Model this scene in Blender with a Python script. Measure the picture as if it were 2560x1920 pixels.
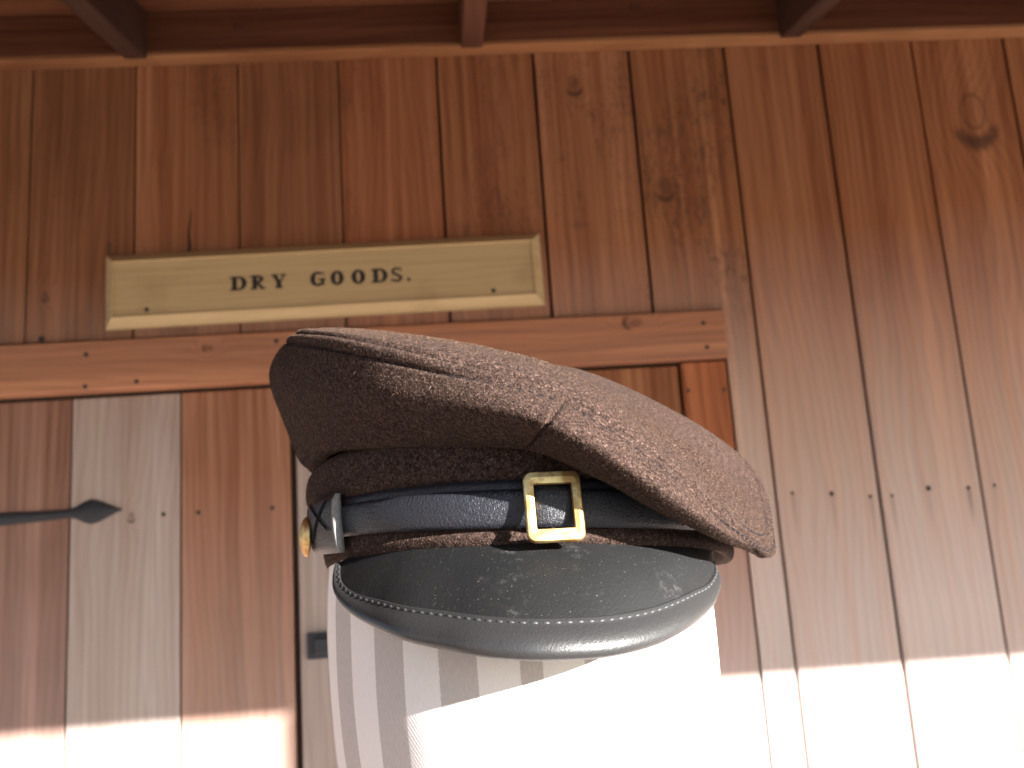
import bpy, bmesh, math, random
import numpy as np
from mathutils import Vector, Matrix

for o in list(bpy.data.objects):
    bpy.data.objects.remove(o)
scene = bpy.context.scene
COL = scene.collection
rng = random.Random(7)
nrng = np.random.default_rng(7)

# ------------------------------------------------------------------ camera
W2 = 2212.0                       # pixel units used when reading positions off the photograph
F = 2460 / 2560 * W2
PITCH, YAW, ROLL = [math.radians(a) for a in (11.3346, 3.6129, -3.7959)]
DW = 1.694                        # camera to wall, metres
ZC = 1.50                         # camera above the porch floor
_f = np.array([math.sin(YAW)*math.cos(PITCH), math.cos(YAW)*math.cos(PITCH), math.sin(PITCH)])
_r = np.array([math.cos(YAW), -math.sin(YAW), 0.0])
_u = np.cross(_r, _f)
c_, s_ = math.cos(ROLL), math.sin(ROLL)
RT, UP = c_*_r + s_*_u, -s_*_r + c_*_u
CAMP = np.array([0.0, -DW, ZC])

cam = bpy.data.cameras.new('camera')
cam.sensor_width = 36.0
cam.lens = 36.0 * F / W2
cam.clip_start, cam.clip_end = 0.02, 3000
cam.dof.use_dof = True
cam.dof.focus_distance = 0.335
cam.dof.aperture_fstop = 20.0
camo = bpy.data.objects.new('camera', cam)
COL.objects.link(camo)
camo.matrix_world = Matrix(((RT[0], UP[0], -_f[0], CAMP[0]), (RT[1], UP[1], -_f[1], CAMP[1]),
                            (RT[2], UP[2], -_f[2], CAMP[2]), (0, 0, 0, 1)))
scene.camera = camo

# ------------------------------------------------------------------ light
TAN_AZ, TAN_E = 1.12, 0.35        # sunlight: sideways and downward run per metre towards the wall
sd = Vector((TAN_AZ, -1.0, TAN_E)).normalized()      # towards the sun
SUN_EL = math.asin(sd.z)
SUN_ROT = math.atan2(sd.x, sd.y)
world = bpy.data.worlds.new('World')
scene.world = world
world.use_nodes = True
wn = world.node_tree
sky = wn.nodes.new('ShaderNodeTexSky')
sky.sky_type = 'NISHITA'
sky.sun_disc = False
sky.sun_elevation = SUN_EL
sky.sun_rotation = SUN_ROT
sky.air_density = 0.7
sky.dust_density = 0.3
sky.ozone_density = 1.0
wn.nodes['Background'].inputs[1].default_value = 0.05
wn.links.new(sky.outputs[0], wn.nodes['Background'].inputs[0])
sun = bpy.data.lights.new('sun', 'SUN')
sun.energy = 5.0
sun.angle = math.radians(0.55)
sun.color = (1.0, 0.965, 0.915)
suno = bpy.data.objects.new('sun', sun)
COL.objects.link(suno)
suno.rotation_euler = sd.to_track_quat('Z', 'Y').to_euler()
suno.location = (3, -6, 4)
scene.view_settings.view_transform = 'Standard'
scene.view_settings.look = 'None'
scene.view_settings.gamma = 1.0
scene.view_settings.exposure = 2.8

# ------------------------------------------------------------------ photo pixel -> place
def ray(u, v):
    return _f + RT*((u - W2/2)/F) + UP*((W2*0.375 - v)/F)
def on_y(u, v, y=0.0):            # point on the vertical plane Y = y
    d = ray(u, v)
    return CAMP + d*((y + DW)/d[1])
def at(u, v, dist):               # point at a forward distance from the camera
    d = ray(u, v)
    return CAMP + d*(dist/d[1])

# ------------------------------------------------------------------ materials
def new_mat(name):
    m = bpy.data.materials.new(name)
    m.use_nodes = True
    nt = m.node_tree
    return m, nt, nt.nodes['Principled BSDF']
class NB:
    def __init__(s, nt): s.nt = nt
    def n(s, t, **k):
        x = s.nt.nodes.new(t)
        for a, b in k.items(): setattr(x, a, b)
        return x
    def l(s, a, b): s.nt.links.new(a, b)
    def inp(s, sock, v):
        if isinstance(v, bpy.types.NodeSocket): s.l(v, sock)
        else: sock.default_value = v
    def math(s, op, a, b=0.0, c=None, clamp=False):
        x = s.n('ShaderNodeMath', operation=op, use_clamp=clamp)
        s.inp(x.inputs[0], a); s.inp(x.inputs[1], b)
        if c is not None: s.inp(x.inputs[2], c)
        return x.outputs[0]
    def mix(s, f, a, b, mode='MIX'):
        x = s.n('ShaderNodeMix', data_type='RGBA', blend_type=mode)
        s.inp(x.inputs[0], f); s.inp(x.inputs[6], a); s.inp(x.inputs[7], b)
        return x.outputs[2]
    def xyz(s, a, b, c):
        x = s.n('ShaderNodeCombineXYZ')
        for i, v in enumerate((a, b, c)): s.inp(x.inputs[i], v)
        return x.outputs[0]
    def noise(s, vec, scale, detail=2.0, rough=0.5):
        x = s.n('ShaderNodeTexNoise')
        s.inp(x.inputs['Vector'], vec); s.inp(x.inputs['Scale'], scale)
        x.inputs['Detail'].default_value = detail
        x.inputs['Roughness'].default_value = rough
        return x.outputs['Fac']
    def rng(s, v, a, b, c=0.0, d=1.0):
        x = s.n('ShaderNodeMapRange', interpolation_type='SMOOTHSTEP')
        s.inp(x.inputs[0], v)
        for i, q in enumerate((a, b, c, d)): s.inp(x.inputs[i+1], q)
        return x.outputs[0]
    def bump(s, h, strength, dist, norm=None):
        x = s.n('ShaderNodeBump')
        x.inputs['Strength'].default_value = strength
        x.inputs['Distance'].default_value = dist
        s.l(h, x.inputs['Height'])
        if norm is not None: s.l(norm, x.inputs['Normal'])
        return x.outputs[0]
    def attr(s, name):
        x = s.n('ShaderNodeAttribute', attribute_type='OBJECT', attribute_name=name)
        return x.outputs['Fac']

def wood_mat(name, axis, rough=0.72, grain=1.0, knot=True):
    """Planks: the board's own tint comes from the object colour; the grain runs along the given local axis."""
    m, nt, bs = new_mat(name)
    b = NB(nt)
    tc = b.n('ShaderNodeTexCoord').outputs['Object']
    sx = b.n('ShaderNodeSeparateXYZ'); b.l(tc, sx.inputs[0])
    x, y, z = sx.outputs
    if axis == 'Z': t, th, l = x, y, z
    elif axis == 'X': t, th, l = z, y, x
    else: t, th, l = x, z, y
    oi = b.n('ShaderNodeObjectInfo')
    R = b.math('MULTIPLY', oi.outputs['Random'], 53.0)
    tr = b.math('ADD', t, R)
    warp = b.noise(b.xyz(b.math('MULTIPLY', tr, 5.0), b.math('MULTIPLY', th, 2.0), b.math('MULTIPLY', b.math('ADD', l, R), 1.1)), 1.0, 3.0, 0.5)
    g = b.math('ADD', b.math('MULTIPLY', t, 62.0), b.math('MULTIPLY', warp, 9.0))
    kd = None
    nn = b.noise(tc, 70.0, 2.0)
    if knot:
        for i in ('', '2'):
            kx, kz, kr = b.attr('knot_x'+i), b.attr('knot_z'+i), b.math('MAXIMUM', b.attr('knot_r'+i), 1e-4)
            dx = b.math('DIVIDE', b.math('SUBTRACT', t, kx), kr)
            dz = b.math('DIVIDE', b.math('SUBTRACT', l, kz), b.math('MULTIPLY', kr, 1.5))
            d2 = b.math('ADD', b.math('MULTIPLY', dx, dx), b.math('MULTIPLY', dz, dz))
            bumpk = b.math('EXPONENT', b.math('MULTIPLY', d2, -0.28))
            g = b.math('ADD', g, b.math('MULTIPLY', bumpk, 4.2))
            core = b.rng(b.math('ADD', d2, b.math('MULTIPLY', nn, 0.9)), 0.35, 1.7, 1.0, 0.0)
            # bark crescent on the lower rim of the knot
            ring = b.math('MULTIPLY', b.rng(d2, 0.5, 1.1), b.rng(d2, 1.5, 2.6, 1.0, 0.0))
            cres = b.math('MULTIPLY', ring, b.rng(b.math('ADD', dz, b.math('MULTIPLY', nn, 0.6)), -0.75, 0.05, 1.0, 0.0))
            big_ = b.rng(kr, 0.018, 0.028, 1.0, 0.22)
            oval = b.math('MULTIPLY', b.rng(d2, 0.22, 0.36), b.rng(d2, 0.40, 0.62, 0.42, 0.0))
            kk = b.math('MAXIMUM', b.math('MAXIMUM', b.math('MULTIPLY', core, b.math('MULTIPLY', big_, 0.5)), oval), b.math('MULTIPLY', cres, 0.8))
            kd = kk if kd is None else b.math('MAXIMUM', kd, kk)
    saw = b.math('FRACT', g)
    late = b.math('MULTIPLY', b.rng(saw, 0.25, 0.92), b.rng(saw, 0.93, 1.0, 1.0, 0.0))
    fib = b.noise(b.xyz(b.math('MULTIPLY', tr, 520.0), b.math('MULTIPLY', th, 60.0), b.math('MULTIPLY', l, 7.0)), 1.0, 2.0, 0.6)
    strk = b.noise(b.xyz(b.math('MULTIPLY', tr, 75.0), b.math('MULTIPLY', th, 10.0), b.math('MULTIPLY', b.math('ADD', l, R), 1.3)), 1.0, 3.0, 0.55)
    blot = b.noise(b.xyz(b.math('MULTIPLY', tr, 9.0), R, b.math('MULTIPLY', l, 4.0)), 1.0, 2.0, 0.6)
    tone = b.math('ADD', b.math('MULTIPLY', late, 0.20*grain), b.math('ADD', b.math('MULTIPLY', b.rng(strk, 0.3, 0.72), 0.48*grain), b.math('MULTIPLY', b.math('SUBTRACT', fib, 0.5), 0.55*grain)))
    base = oi.outputs['Color']
    dark = b.mix(1.0, base, (0.42, 0.31, 0.26, 1), 'MULTIPLY')
    col = b.mix(b.math('MINIMUM', b.math('MAXIMUM', tone, 0.0), 1.0), base, dark)
    col = b.mix(b.math('MULTIPLY', b.rng(blot, 0.5, 0.75), 0.35), col, b.mix(1.0, col, (0.62, 0.5, 0.45, 1), 'MULTIPLY'))
    drift = b.noise(b.xyz(b.math('MULTIPLY', tr, 26.0), b.math('ADD', R, 4.0), b.math('MULTIPLY', b.math('ADD', l, R), 0.8)), 1.0, 2.0, 0.5)
    col = b.mix(b.math('MULTIPLY', b.rng(drift, 0.52, 0.72), 0.55), col, b.mix(1.0, col, (1.55, 1.75, 2.0, 1), 'MULTIPLY'))
    col = b.mix(b.math('MULTIPLY', b.rng(drift, 0.48, 0.28), 0.55), col, b.mix(1.0, col, (0.72, 0.56, 0.46, 1), 'MULTIPLY'))
    # weathering and painted-in bounce light: the stain washed out to silvery tan, in runs along the grain
    wf = b.math('ADD', b.attr('weather'), b.math('MULTIPLY', b.attr('weather_bounce_run'), b.math('MULTIPLY', b.math('SUBTRACT', b.attr('weather_bounce_top'), l), 1.0)))
    wf = b.math('MINIMUM', b.math('MAXIMUM', wf, 0.0), 1.0)
    wn_ = b.math('ADD', wf, b.math('MULTIPLY', b.math('SUBTRACT', strk, 0.5), b.math('MULTIPLY', wf, 1.5)))
    grey = b.mix(b.math('MULTIPLY', tone, 0.75), (0.61, 0.52, 0.485, 1), (0.36, 0.292, 0.267, 1))  # pale tones lifted so lower boards also carry bounce light and glare
    col = b.mix(b.math('MINIMUM', b.math('MAXIMUM', wn_, 0.0), 1.0), col, grey)
    # mildew freckles
    mn = b.noise(b.xyz(b.math('MULTIPLY', tr, 150.0), R, b.math('MULTIPLY', l, 55.0)), 1.0, 2.0, 0.7)
    mp = blot
    mould = b.math('MULTIPLY', b.math('MULTIPLY', b.rng(mn, 0.47, 0.64), b.rng(mp, 0.42, 0.66)), b.math('MULTIPLY', b.attr('mould'), b.rng(wf, 0.05, 0.3, 1.0, 0.12)))
    col = b.mix(mould, col, (0.035, 0.03, 0.028, 1))
    if knot:
        col = b.mix(b.math('MULTIPLY', kd, 0.92), col, (0.045, 0.022, 0.014, 1))
        for i in '123':         # rust runs below the nails
            nx, nz = b.attr('nail_x'+i), b.attr('nail_z'+i)
            wob = b.math('MULTIPLY', b.math('SUBTRACT', strk, 0.5), 0.006)
            dx = b.math('DIVIDE', b.math('ADD', b.math('SUBTRACT', t, nx), wob), 0.0042)
            gx = b.math('EXPONENT', b.math('MULTIPLY', b.math('MULTIPLY', dx, dx), -1.0))
            dn = b.math('SUBTRACT', nz, l)
            gz = b.math('MULTIPLY', b.rng(dn, -0.003, 0.004), b.rng(dn, 0.008, 0.085, 1.0, 0.0))
            on = b.math('GREATER_THAN', nz, 0.001)
            col = b.mix(b.math('MULTIPLY', b.math('MULTIPLY', gx, gz), b.math('MULTIPLY', on, b.math('MULTIPLY', b.rng(drift, 0.25, 0.7), 0.75))), col, (0.05, 0.035, 0.03, 1))
    b.l(col, bs.inputs['Base Color'])
    bs.inputs['Roughness'].default_value = rough
    bs.inputs['Specular IOR Level'].default_value = 0.3
    b.l(b.bump(fib, 0.5, 0.0006), bs.inputs['Normal'])
    return m
WOOD_Z = wood_mat('plank_wood_upright', 'Z')
WOOD_X = wood_mat('plank_wood_level', 'X')
WOOD_Y = wood_mat('plank_wood_outward', 'Y', knot=False)

def plain(name, col, rough=0.6, metal=0.0, spec=0.5, nscale=None, namt=0.3, bump=None):
    m, nt, bs = new_mat(name)
    b = NB(nt)
    tc = b.n('ShaderNodeTexCoord').outputs['Object']
    if nscale:
        n = b.noise(tc, nscale, 4.0, 0.6)
        b.l(b.mix(n, tuple(c*(1-namt) for c in col)+(1,), tuple(min(1, c*(1+namt)) for c in col)+(1,)), bs.inputs['Base Color'])
    else:
        bs.inputs['Base Color'].default_value = col+(1,)
    bs.inputs['Roughness'].default_value = rough
    bs.inputs['Metallic'].default_value = metal
    bs.inputs['Specular IOR Level'].default_value = spec
    if bump:
        b.l(b.bump(b.noise(tc, bump[0], 3.0), bump[1], bump[2]), bs.inputs['Normal'])
    return m
IRON = plain('wrought_iron', (0.022, 0.023, 0.030), 0.55, 0.0, 0.5, 60, 0.4, (140, 0.5, 0.001))
NAIL = plain('nail_iron', (0.03, 0.024, 0.022), 0.7)
DARKW = plain('dark_cavity_wood', (0.035, 0.018, 0.011), 0.9)
def ink_mat():
    m, nt, bs = new_mat('sign_black_paint')
    b = NB(nt)
    tc = b.n('ShaderNodeTexCoord').outputs['Object']
    mp = b.n('ShaderNodeMapping'); mp.inputs['Scale'].default_value = (90, 90, 420); b.l(tc, mp.inputs[0])
    n = b.noise(mp.outputs[0], 1.0, 3.0, 0.6)
    b.l(b.mix(b.math('MULTIPLY', b.rng(n, 0.56, 0.74), 0.55), (0.013, 0.012, 0.011, 1), (0.16, 0.11, 0.055, 1)), bs.inputs['Base Color'])
    bs.inputs['Roughness'].default_value = 0.6
    return m
INK = ink_mat()

def cream_mat():
    m, nt, bs = new_mat('cream_sign_paint')
    b = NB(nt)
    tc = b.n('ShaderNodeTexCoord').outputs['Object']
    mp = b.n('ShaderNodeMapping'); mp.inputs['Scale'].default_value = (3, 40, 90); b.l(tc, mp.inputs[0])
    n1 = b.noise(mp.outputs[0], 1.5, 4.0, 0.6)
    n2 = b.noise(tc, 9.0, 4.0, 0.6)
    c = b.mix(b.rng(n1, 0.3, 0.75), (0.53, 0.395, 0.205, 1), (0.45, 0.325, 0.16, 1))
    c = b.mix(b.math('MULTIPLY', b.rng(n2, 0.55, 0.8), 0.45), c, (0.33, 0.215, 0.095, 1))
    n3 = b.noise(tc, 160.0, 2.0)
    c = b.mix(b.math('MULTIPLY', b.rng(n3, 0.70, 0.76), 0.5), c, (0.14, 0.09, 0.05, 1))
    b.l(c, bs.inputs['Base Color'])
    bs.inputs['Roughness'].default_value = 0.55
    b.l(b.bump(n1, 0.35, 0.0006), bs.inputs['Normal'])
    return m
CREAM = cream_mat()

def wool_mat(name, fibre=False):
    m, nt, bs = new_mat(name)
    b = NB(nt)
    if fibre:
        a = b.n('ShaderNodeAttribute', attribute_name='tint')
        b.l(a.outputs['Color'], bs.inputs['Base Color'])
        bs.inputs['Roughness'].default_value = 0.75
        bs.inputs['Specular IOR Level'].default_value = 0.08
        return m
    tc = b.n('ShaderNodeTexCoord').outputs['Object']
    n1 = b.noise(tc, 1300.0, 2.0, 0.7)
    n2 = b.noise(tc, 600.0, 2.0, 0.6)
    n3 = b.noise(tc, 28.0, 3.0, 0.6)
    r = b.n('ShaderNodeValToRGB')
    cr = r.color_ramp
    cr.elements[0].position = 0.30; cr.elements[0].color = (0.005, 0.004, 0.0045, 1)
    cr.elements[1].position = 0.74; cr.elements[1].color = (0.185, 0.122, 0.098, 1)
    e = cr.elements.new(0.45); e.color = (0.022, 0.0137, 0.0112, 1)
    e = cr.elements.new(0.58); e.color = (0.054, 0.034, 0.0275, 1)
    b.l(b.math('ADD', b.math('MULTIPLY', n1, 0.6), b.math('MULTIPLY', n2, 0.4)), r.inputs[0])
    c = b.mix(b.math('MULTIPLY', b.rng(n3, 0.4, 0.7), 0.3), r.outputs[0], b.mix(1.0, r.outputs[0], (0.7, 0.66, 0.66, 1), 'MULTIPLY'))
    b.l(c, bs.inputs['Base Color'])
    bs.inputs['Roughness'].default_value = 0.92
    bs.inputs['Specular IOR Level'].default_value = 0.05
    bs.inputs['Sheen Weight'].default_value = 0.02
    bs.inputs['Sheen Roughness'].default_value = 0.5
    bs.inputs['Sheen Tint'].default_value = (0.75, 0.6, 0.52, 1)
    b.l(b.bump(b.math('ADD', n1, n2), 0.8, 0.0007), bs.inputs['Normal'])
    return m
WOOL = wool_mat('brown_wool')
FIBRE = wool_mat('brown_wool_fibre', True)

def leather_mat(name, col, rough, grain, amt, scuff=0.0, dust=0.0, spec=0.5):
    m, nt, bs = new_mat(name)
    b = NB(nt)
    tc = b.n('ShaderNodeTexCoord').outputs['Object']
    v = b.n('ShaderNodeTexVoronoi'); v.inputs['Scale'].default_value = grain
    v.feature = 'SMOOTH_F1'
    dn = b.noise(tc, grain*0.7, 3.0)
    vm = b.n('ShaderNodeMix', data_type='VECTOR'); vm.inputs[0].default_value = 0.004
    b.l(tc, vm.inputs[4]); b.l(b.xyz(dn, dn, dn), vm.inputs[5])
    b.l(vm.outputs[1], v.inputs['Vector'])
    c = col+(1,)
    rr = rough
    if scuff:
        s1 = b.noise(tc, 55.0, 5.0, 0.7)
        s2 = b.noise(tc, 420.0, 3.0, 0.7)
        sc = b.math('MULTIPLY', b.rng(s1, 0.55, 0.80), b.rng(s2, 0.40, 0.72))
        big = b.noise(tc, 22.0, 3.0, 0.6)
        film = b.math('MULTIPLY', b.rng(big, 0.25, 0.85), 0.06)
        c = b.mix(b.math('MULTIPLY', b.math('ADD', sc, film), scuff), c, (0.23, 0.225, 0.22, 1))
        dots = b.noise(tc, 1700.0, 1.0)
        c = b.mix(b.math('MULTIPLY', b.rng(dots, 0.72, 0.78), dust), c, (0.45, 0.40, 0.34, 1))
        rr = b.math('ADD', rough, b.math('MULTIPLY', sc, 0.25))
    b.inp(bs.inputs['Base Color'], c)
    b.inp(bs.inputs['Roughness'], rr)
    bs.inputs['Specular IOR Level'].default_value = spec
    b.l(b.bump(b.math('ADD', v.outputs['Distance'], b.math('MULTIPLY', dn, 0.4)), amt, 0.0006), bs.inputs['Normal'])
    return m
VISORL = leather_mat('worn_visor_leather', (0.0072, 0.0074, 0.0078), 0.50, 1000, 0.14, 0.27, 0.20, 0.28)
RIML = leather_mat('visor_rim_leather', (0.019, 0.019, 0.0195), 0.42, 1300, 0.20, spec=0.5)
STRAPL = leather_mat('strap_leather', (0.012, 0.0125, 0.017), 0.40, 1150, 0.55, spec=0.35)
EDGEL = plain('raw_leather_edge', (0.19, 0.185, 0.18), 0.95, spec=0.1, nscale=900, namt=0.6)
THREAD = plain('black_thread', (0.007, 0.007, 0.009), 0.9, spec=0.1)
THREADG = plain('grey_waxed_thread', (0.03, 0.03, 0.031), 0.5, spec=0.3)

def brass_mat():
    m, nt, bs = new_mat('worn_brass')
    b = NB(nt)
    tc = b.n('ShaderNodeTexCoord').outputs['Object']
    n1 = b.noise(tc, 160.0, 4.0, 0.65)
    n2 = b.noise(tc, 500.0, 3.0, 0.6)
    n0 = b.noise(tc, 70.0, 3.0, 0.6)
    c = b.mix(b.rng(b.math('ADD', b.math('MULTIPLY', n1, 0.5), b.math('MULTIPLY', n0, 0.5)), 0.40, 0.57), (0.80, 0.60, 0.27, 1), (0.42, 0.24, 0.09, 1))
    c = b.mix(b.math('MULTIPLY', b.rng(n2, 0.66, 0.74), 0.8), c, (0.10, 0.07, 0.04, 1))
    b.l(c, bs.inputs['Base Color'])
    bs.inputs['Metallic'].default_value = 1.0
    b.l(b.math('ADD', 0.33, b.math('MULTIPLY', n1, 0.22)), bs.inputs['Roughness'])
    b.l(b.bump(n1, 0.25, 0.0005), bs.inputs['Normal'])
    return m
BRASS = brass_mat()

def ticking_mat():
    m, nt, bs = new_mat('striped_ticking')
    b = NB(nt)
    uv = b.n('ShaderNodeUVMap').outputs[0]
    s = b.n('ShaderNodeSeparateXYZ'); b.l(uv, s.inputs[0])
    u, v = s.outputs[0], s.outputs[1]               # metres round and up the cloth
    jit = b.noise(b.xyz(b.math('MULTIPLY', u, 300.0), b.math('MULTIPLY', v, 900.0), 0.0), 1.0, 2.0)
    per = 0.0304
    uj = b.math('ADD', u, b.math('MULTIPLY', b.math('SUBTRACT', jit, 0.5), 0.0007))
    rs = b.math('GREATER_THAN', u, -0.0035)         # the cloth is pieced at a seam down the front
    ph = b.math('ADD', b.math('SUBTRACT', uj, 0.0165), b.math('MULTIPLY', b.math('SUBTRACT', 1.0, rs), 0.1149))
    f = b.math('FRACT', b.math('ADD', b.math('DIVIDE', ph, per), 20.0))
    st = b.math('MULTIPLY', b.rng(f, 0.0, 0.02), b.rng(f, 0.49, 0.51, 1.0, 0.0))
    tw = b.math('SINE', b.math('ADD', b.math('MULTIPLY', u, 4200.0), b.math('MULTIPLY', v, 3000.0)))
    slub = b.noise(b.xyz(b.math('MULTIPLY', u, 1500.0), b.math('MULTIPLY', v, 350.0), 0.0), 1.0, 3.0, 0.7)
    grey = b.mix(slub, (0.35, 0.315, 0.30, 1), (0.53, 0.485, 0.465, 1))
    white = b.mix(slub, (0.62, 0.58, 0.56, 1), (0.74, 0.71, 0.69, 1))
    b.l(b.mix(st, white, grey), bs.inputs['Base Color'])
    bs.inputs['Roughness'].default_value = 0.95
    bs.inputs['Specular IOR Level'].default_value = 0.15
    b.l(b.bump(b.math('ADD', tw, b.math('MULTIPLY', slub, 3.0)), 0.05, 0.0004), bs.inputs['Normal'])
    return m
TICK = ticking_mat()

def ground_mat():
    m, nt, bs = new_mat('dry_earth')
    b = NB(nt)
    tc = b.n('ShaderNodeTexCoord').outputs['Object']
    n1, n2 = b.noise(tc, 0.7, 5.0, 0.6), b.noise(tc, 14.0, 4.0, 0.7)
    c = b.mix(n1, (0.17, 0.150, 0.125, 1), (0.23, 0.205, 0.175, 1))
    c = b.mix(b.math('MULTIPLY', n2, 0.5), c, (0.12, 0.105, 0.087, 1))
    b.l(c, bs.inputs['Base Color'])
    bs.inputs['Roughness'].default_value = 0.95
    b.l(b.bump(n2, 0.6, 0.03), bs.inputs['Normal'])
    return m
GROUND = ground_mat()
SHAKE = plain('roof_shakes', (0.20, 0.16, 0.13), 0.9, nscale=20)

# ------------------------------------------------------------------ object helpers
def link(name, me, mat, parent=None, loc=None):
    o = bpy.data.objects.new(name, me)
    if mat is not None and len(me.materials) == 0: me.materials.append(mat)
    COL.objects.link(o)
    if loc is not None: o.location = loc
    if parent is not None: o.parent = parent
    return o
def tag(o, label=None, cat=None, group=None, kind=None):
    if label: o['label'] = label
    if cat: o['category'] = cat
    if group: o['group'] = group
    if kind: o['kind'] = kind
    return o
def empty(name, loc, label, cat, group=None):
    o = bpy.data.objects.new(name, None)
    o.location = loc
    o.empty_display_size = 0.05
    COL.objects.link(o)
    return tag(o, label, cat, group)
def bm_mesh(name, bm, smooth=False):
    bmesh.ops.recalc_face_normals(bm, faces=bm.faces)
    me = bpy.data.meshes.new(name)
    bm.to_mesh(me); bm.free()
    if smooth:
        for p in me.polygons: p.use_smooth = True
    return me
def box_bm(bm, lo, hi, bev=0.0):
    vs = [bm.verts.new((x, y, z)) for x in (lo[0], hi[0]) for y in (lo[1], hi[1]) for z in (lo[2], hi[2])]
    fs = [(0,1,3,2), (4,6,7,5), (0,4,5,1), (2,3,7,6), (0,2,6,4), (1,5,7,3)]
    faces = [bm.faces.new([vs[i] for i in f]) for f in fs]
    if bev:
        es = list({e for f in faces for e in f.edges})
        bmesh.ops.bevel(bm, geom=es, offset=bev, segments=1, affect='EDGES', profile=0.5)
def board(name, lo, hi, mat, tint, parent=None, bev=0.002, weather=0.0, run=0.0, top=0.0, mould=0.0, knot=None, knot2=None, rot=None):
    """A sawn board. lo/hi in parent (world) space; its origin sits at its low corner's middle."""
    lo, hi = np.array(lo, float), np.array(hi, float)
    org = np.array([(lo[0]+hi[0])/2, (lo[1]+hi[1])/2, lo[2]])
    bm = bmesh.new()
    box_bm(bm, lo-org, hi-org, bev)
    me = bm_mesh(name, bm)
    o = link(name, me, mat, parent, org - (np.array(parent.location) if parent else 0))
    o.color = tuple(tint)+(1,)
    o['weather'] = float(weather); o['weather_bounce_run'] = float(run); o['weather_bounce_top'] = float(top-org[2]); o['mould'] = float(mould)
    if knot: o['knot_x'], o['knot_z'], o['knot_r'] = [float(k) for k in (knot[0]-org[0], knot[1]-org[2], knot[2])]
    if knot2: o['knot_x2'], o['knot_z2'], o['knot_r2'] = [float(k) for k in (knot2[0]-org[0], knot2[1]-org[2], knot2[2])]
    return o
def grid_mesh(name, P, closed_u=False, closed_v=False, smooth=True):
    """P: (rows, cols, 3); u = cols, v = rows."""
    n, m = P.shape[:2]
    idx = np.arange(n*m).reshape(n, m)
    cu = np.arange(m) if closed_u else np.arange(m-1)
    cv = np.arange(n) if closed_v else np.arange(n-1)
    a = idx[np.ix_(cv, cu)]; b = idx[np.ix_(cv, (cu+1) % m)]
    c = idx[np.ix_((cv+1) % n, (cu+1) % m)]; d = idx[np.ix_((cv+1) % n, cu)]
    q = np.stack([a, b, c, d], -1).reshape(-1, 4)
    me = bpy.data.meshes.new(name)
    me.from_pydata(P.reshape(-1, 3).tolist(), [], q.tolist())
    if smooth: me.polygons.foreach_set('use_smooth', [True]*len(me.polygons))
    me.update()
    return me
def nail_mesh(r=0.0032):
    bm = bmesh.new()
    n = 8
    for k, (rr, y) in enumerate(((r, 0.0), (r, -0.0009), (r*0.6, -0.0014))):
        for i in range(n):
            bm.verts.new((rr*math.cos(i*2*math.pi/n), y, rr*math.sin(i*2*math.pi/n)))
    bm.verts.ensure_lookup_table()
    for k in range(2):
        for i in range(n):
            bm.faces.new([bm.verts[k*n+i], bm.verts[k*n+(i+1) % n], bm.verts[(k+1)*n+(i+1) % n], bm.verts[(k+1)*n+i]])
    bm.faces.new([bm.verts[2*n+i] for i in range(n)])
    return bm_mesh('nail', bm)
NAILM = nail_mesh()
def world_loc(o):
    v = Vector(o.location)
    p = o.parent
    while p is not None:
        v = v + Vector(p.location); p = p.parent
    return v
NAILC = {}
def nail(bd, x, z, front, stain=True, big=1.0):
    w = world_loc(bd)
    o = link('nail', NAILM, NAIL, bd, (x-w.x, front-w.y-0.0001, z-w.z))
    o.scale = (big, 1, big)
    k = NAILC[bd.name] = NAILC.get(bd.name, 0)+1
    if stain and k <= 3:
        bd['nail_x%d' % k] = float(x-w.x); bd['nail_z%d' % k] = float(z-w.z)

# ------------------------------------------------------------------ ground and porch floor
def ground():
    bm = bmesh.new()
    n = 24
    xs = [math.copysign(abs(i/n)**3*900, i) for i in range(-n, n+1)]
    g = [[bm.verts.new((x, y-4, -0.32+0.02*math.sin(x*1.3)*math.cos(y*0.9))) for x in xs] for y in xs]
    for j in range(2*n):
        for i in range(2*n):
            bm.faces.new((g[j][i], g[j][i+1], g[j+1][i+1], g[j+1][i]))
    return tag(link('ground', bm_mesh('ground', bm, True), GROUND), kind='structure')
ground()
XL, XR = -2.75, 4.40
def porch_floor():
    f = tag(bpy.data.objects.new('porch_floor', None), kind='structure')
    COL.objects.link(f)
    w = 0.142
    x = XL
    i = 0
    while x < XR-0.01:
        k = rng.uniform(0.85, 1.12)
        board('floor_board', (x, -2.22, -0.035), (min(x+w-0.004, XR), 0.03, 0.0+rng.uniform(-0.001, 0.001)), WOOD_Y, (0.44*k, 0.38*k, 0.33*k), f, 0.002, 0.5)
        x += w
    for y in (-2.16, -1.1, -0.05):
        board('joist', (XL, y-0.03, -0.33), (XR, y+0.03, -0.036), WOOD_X, (0.25, 0.15, 0.1), f)
porch_floor()

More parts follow.
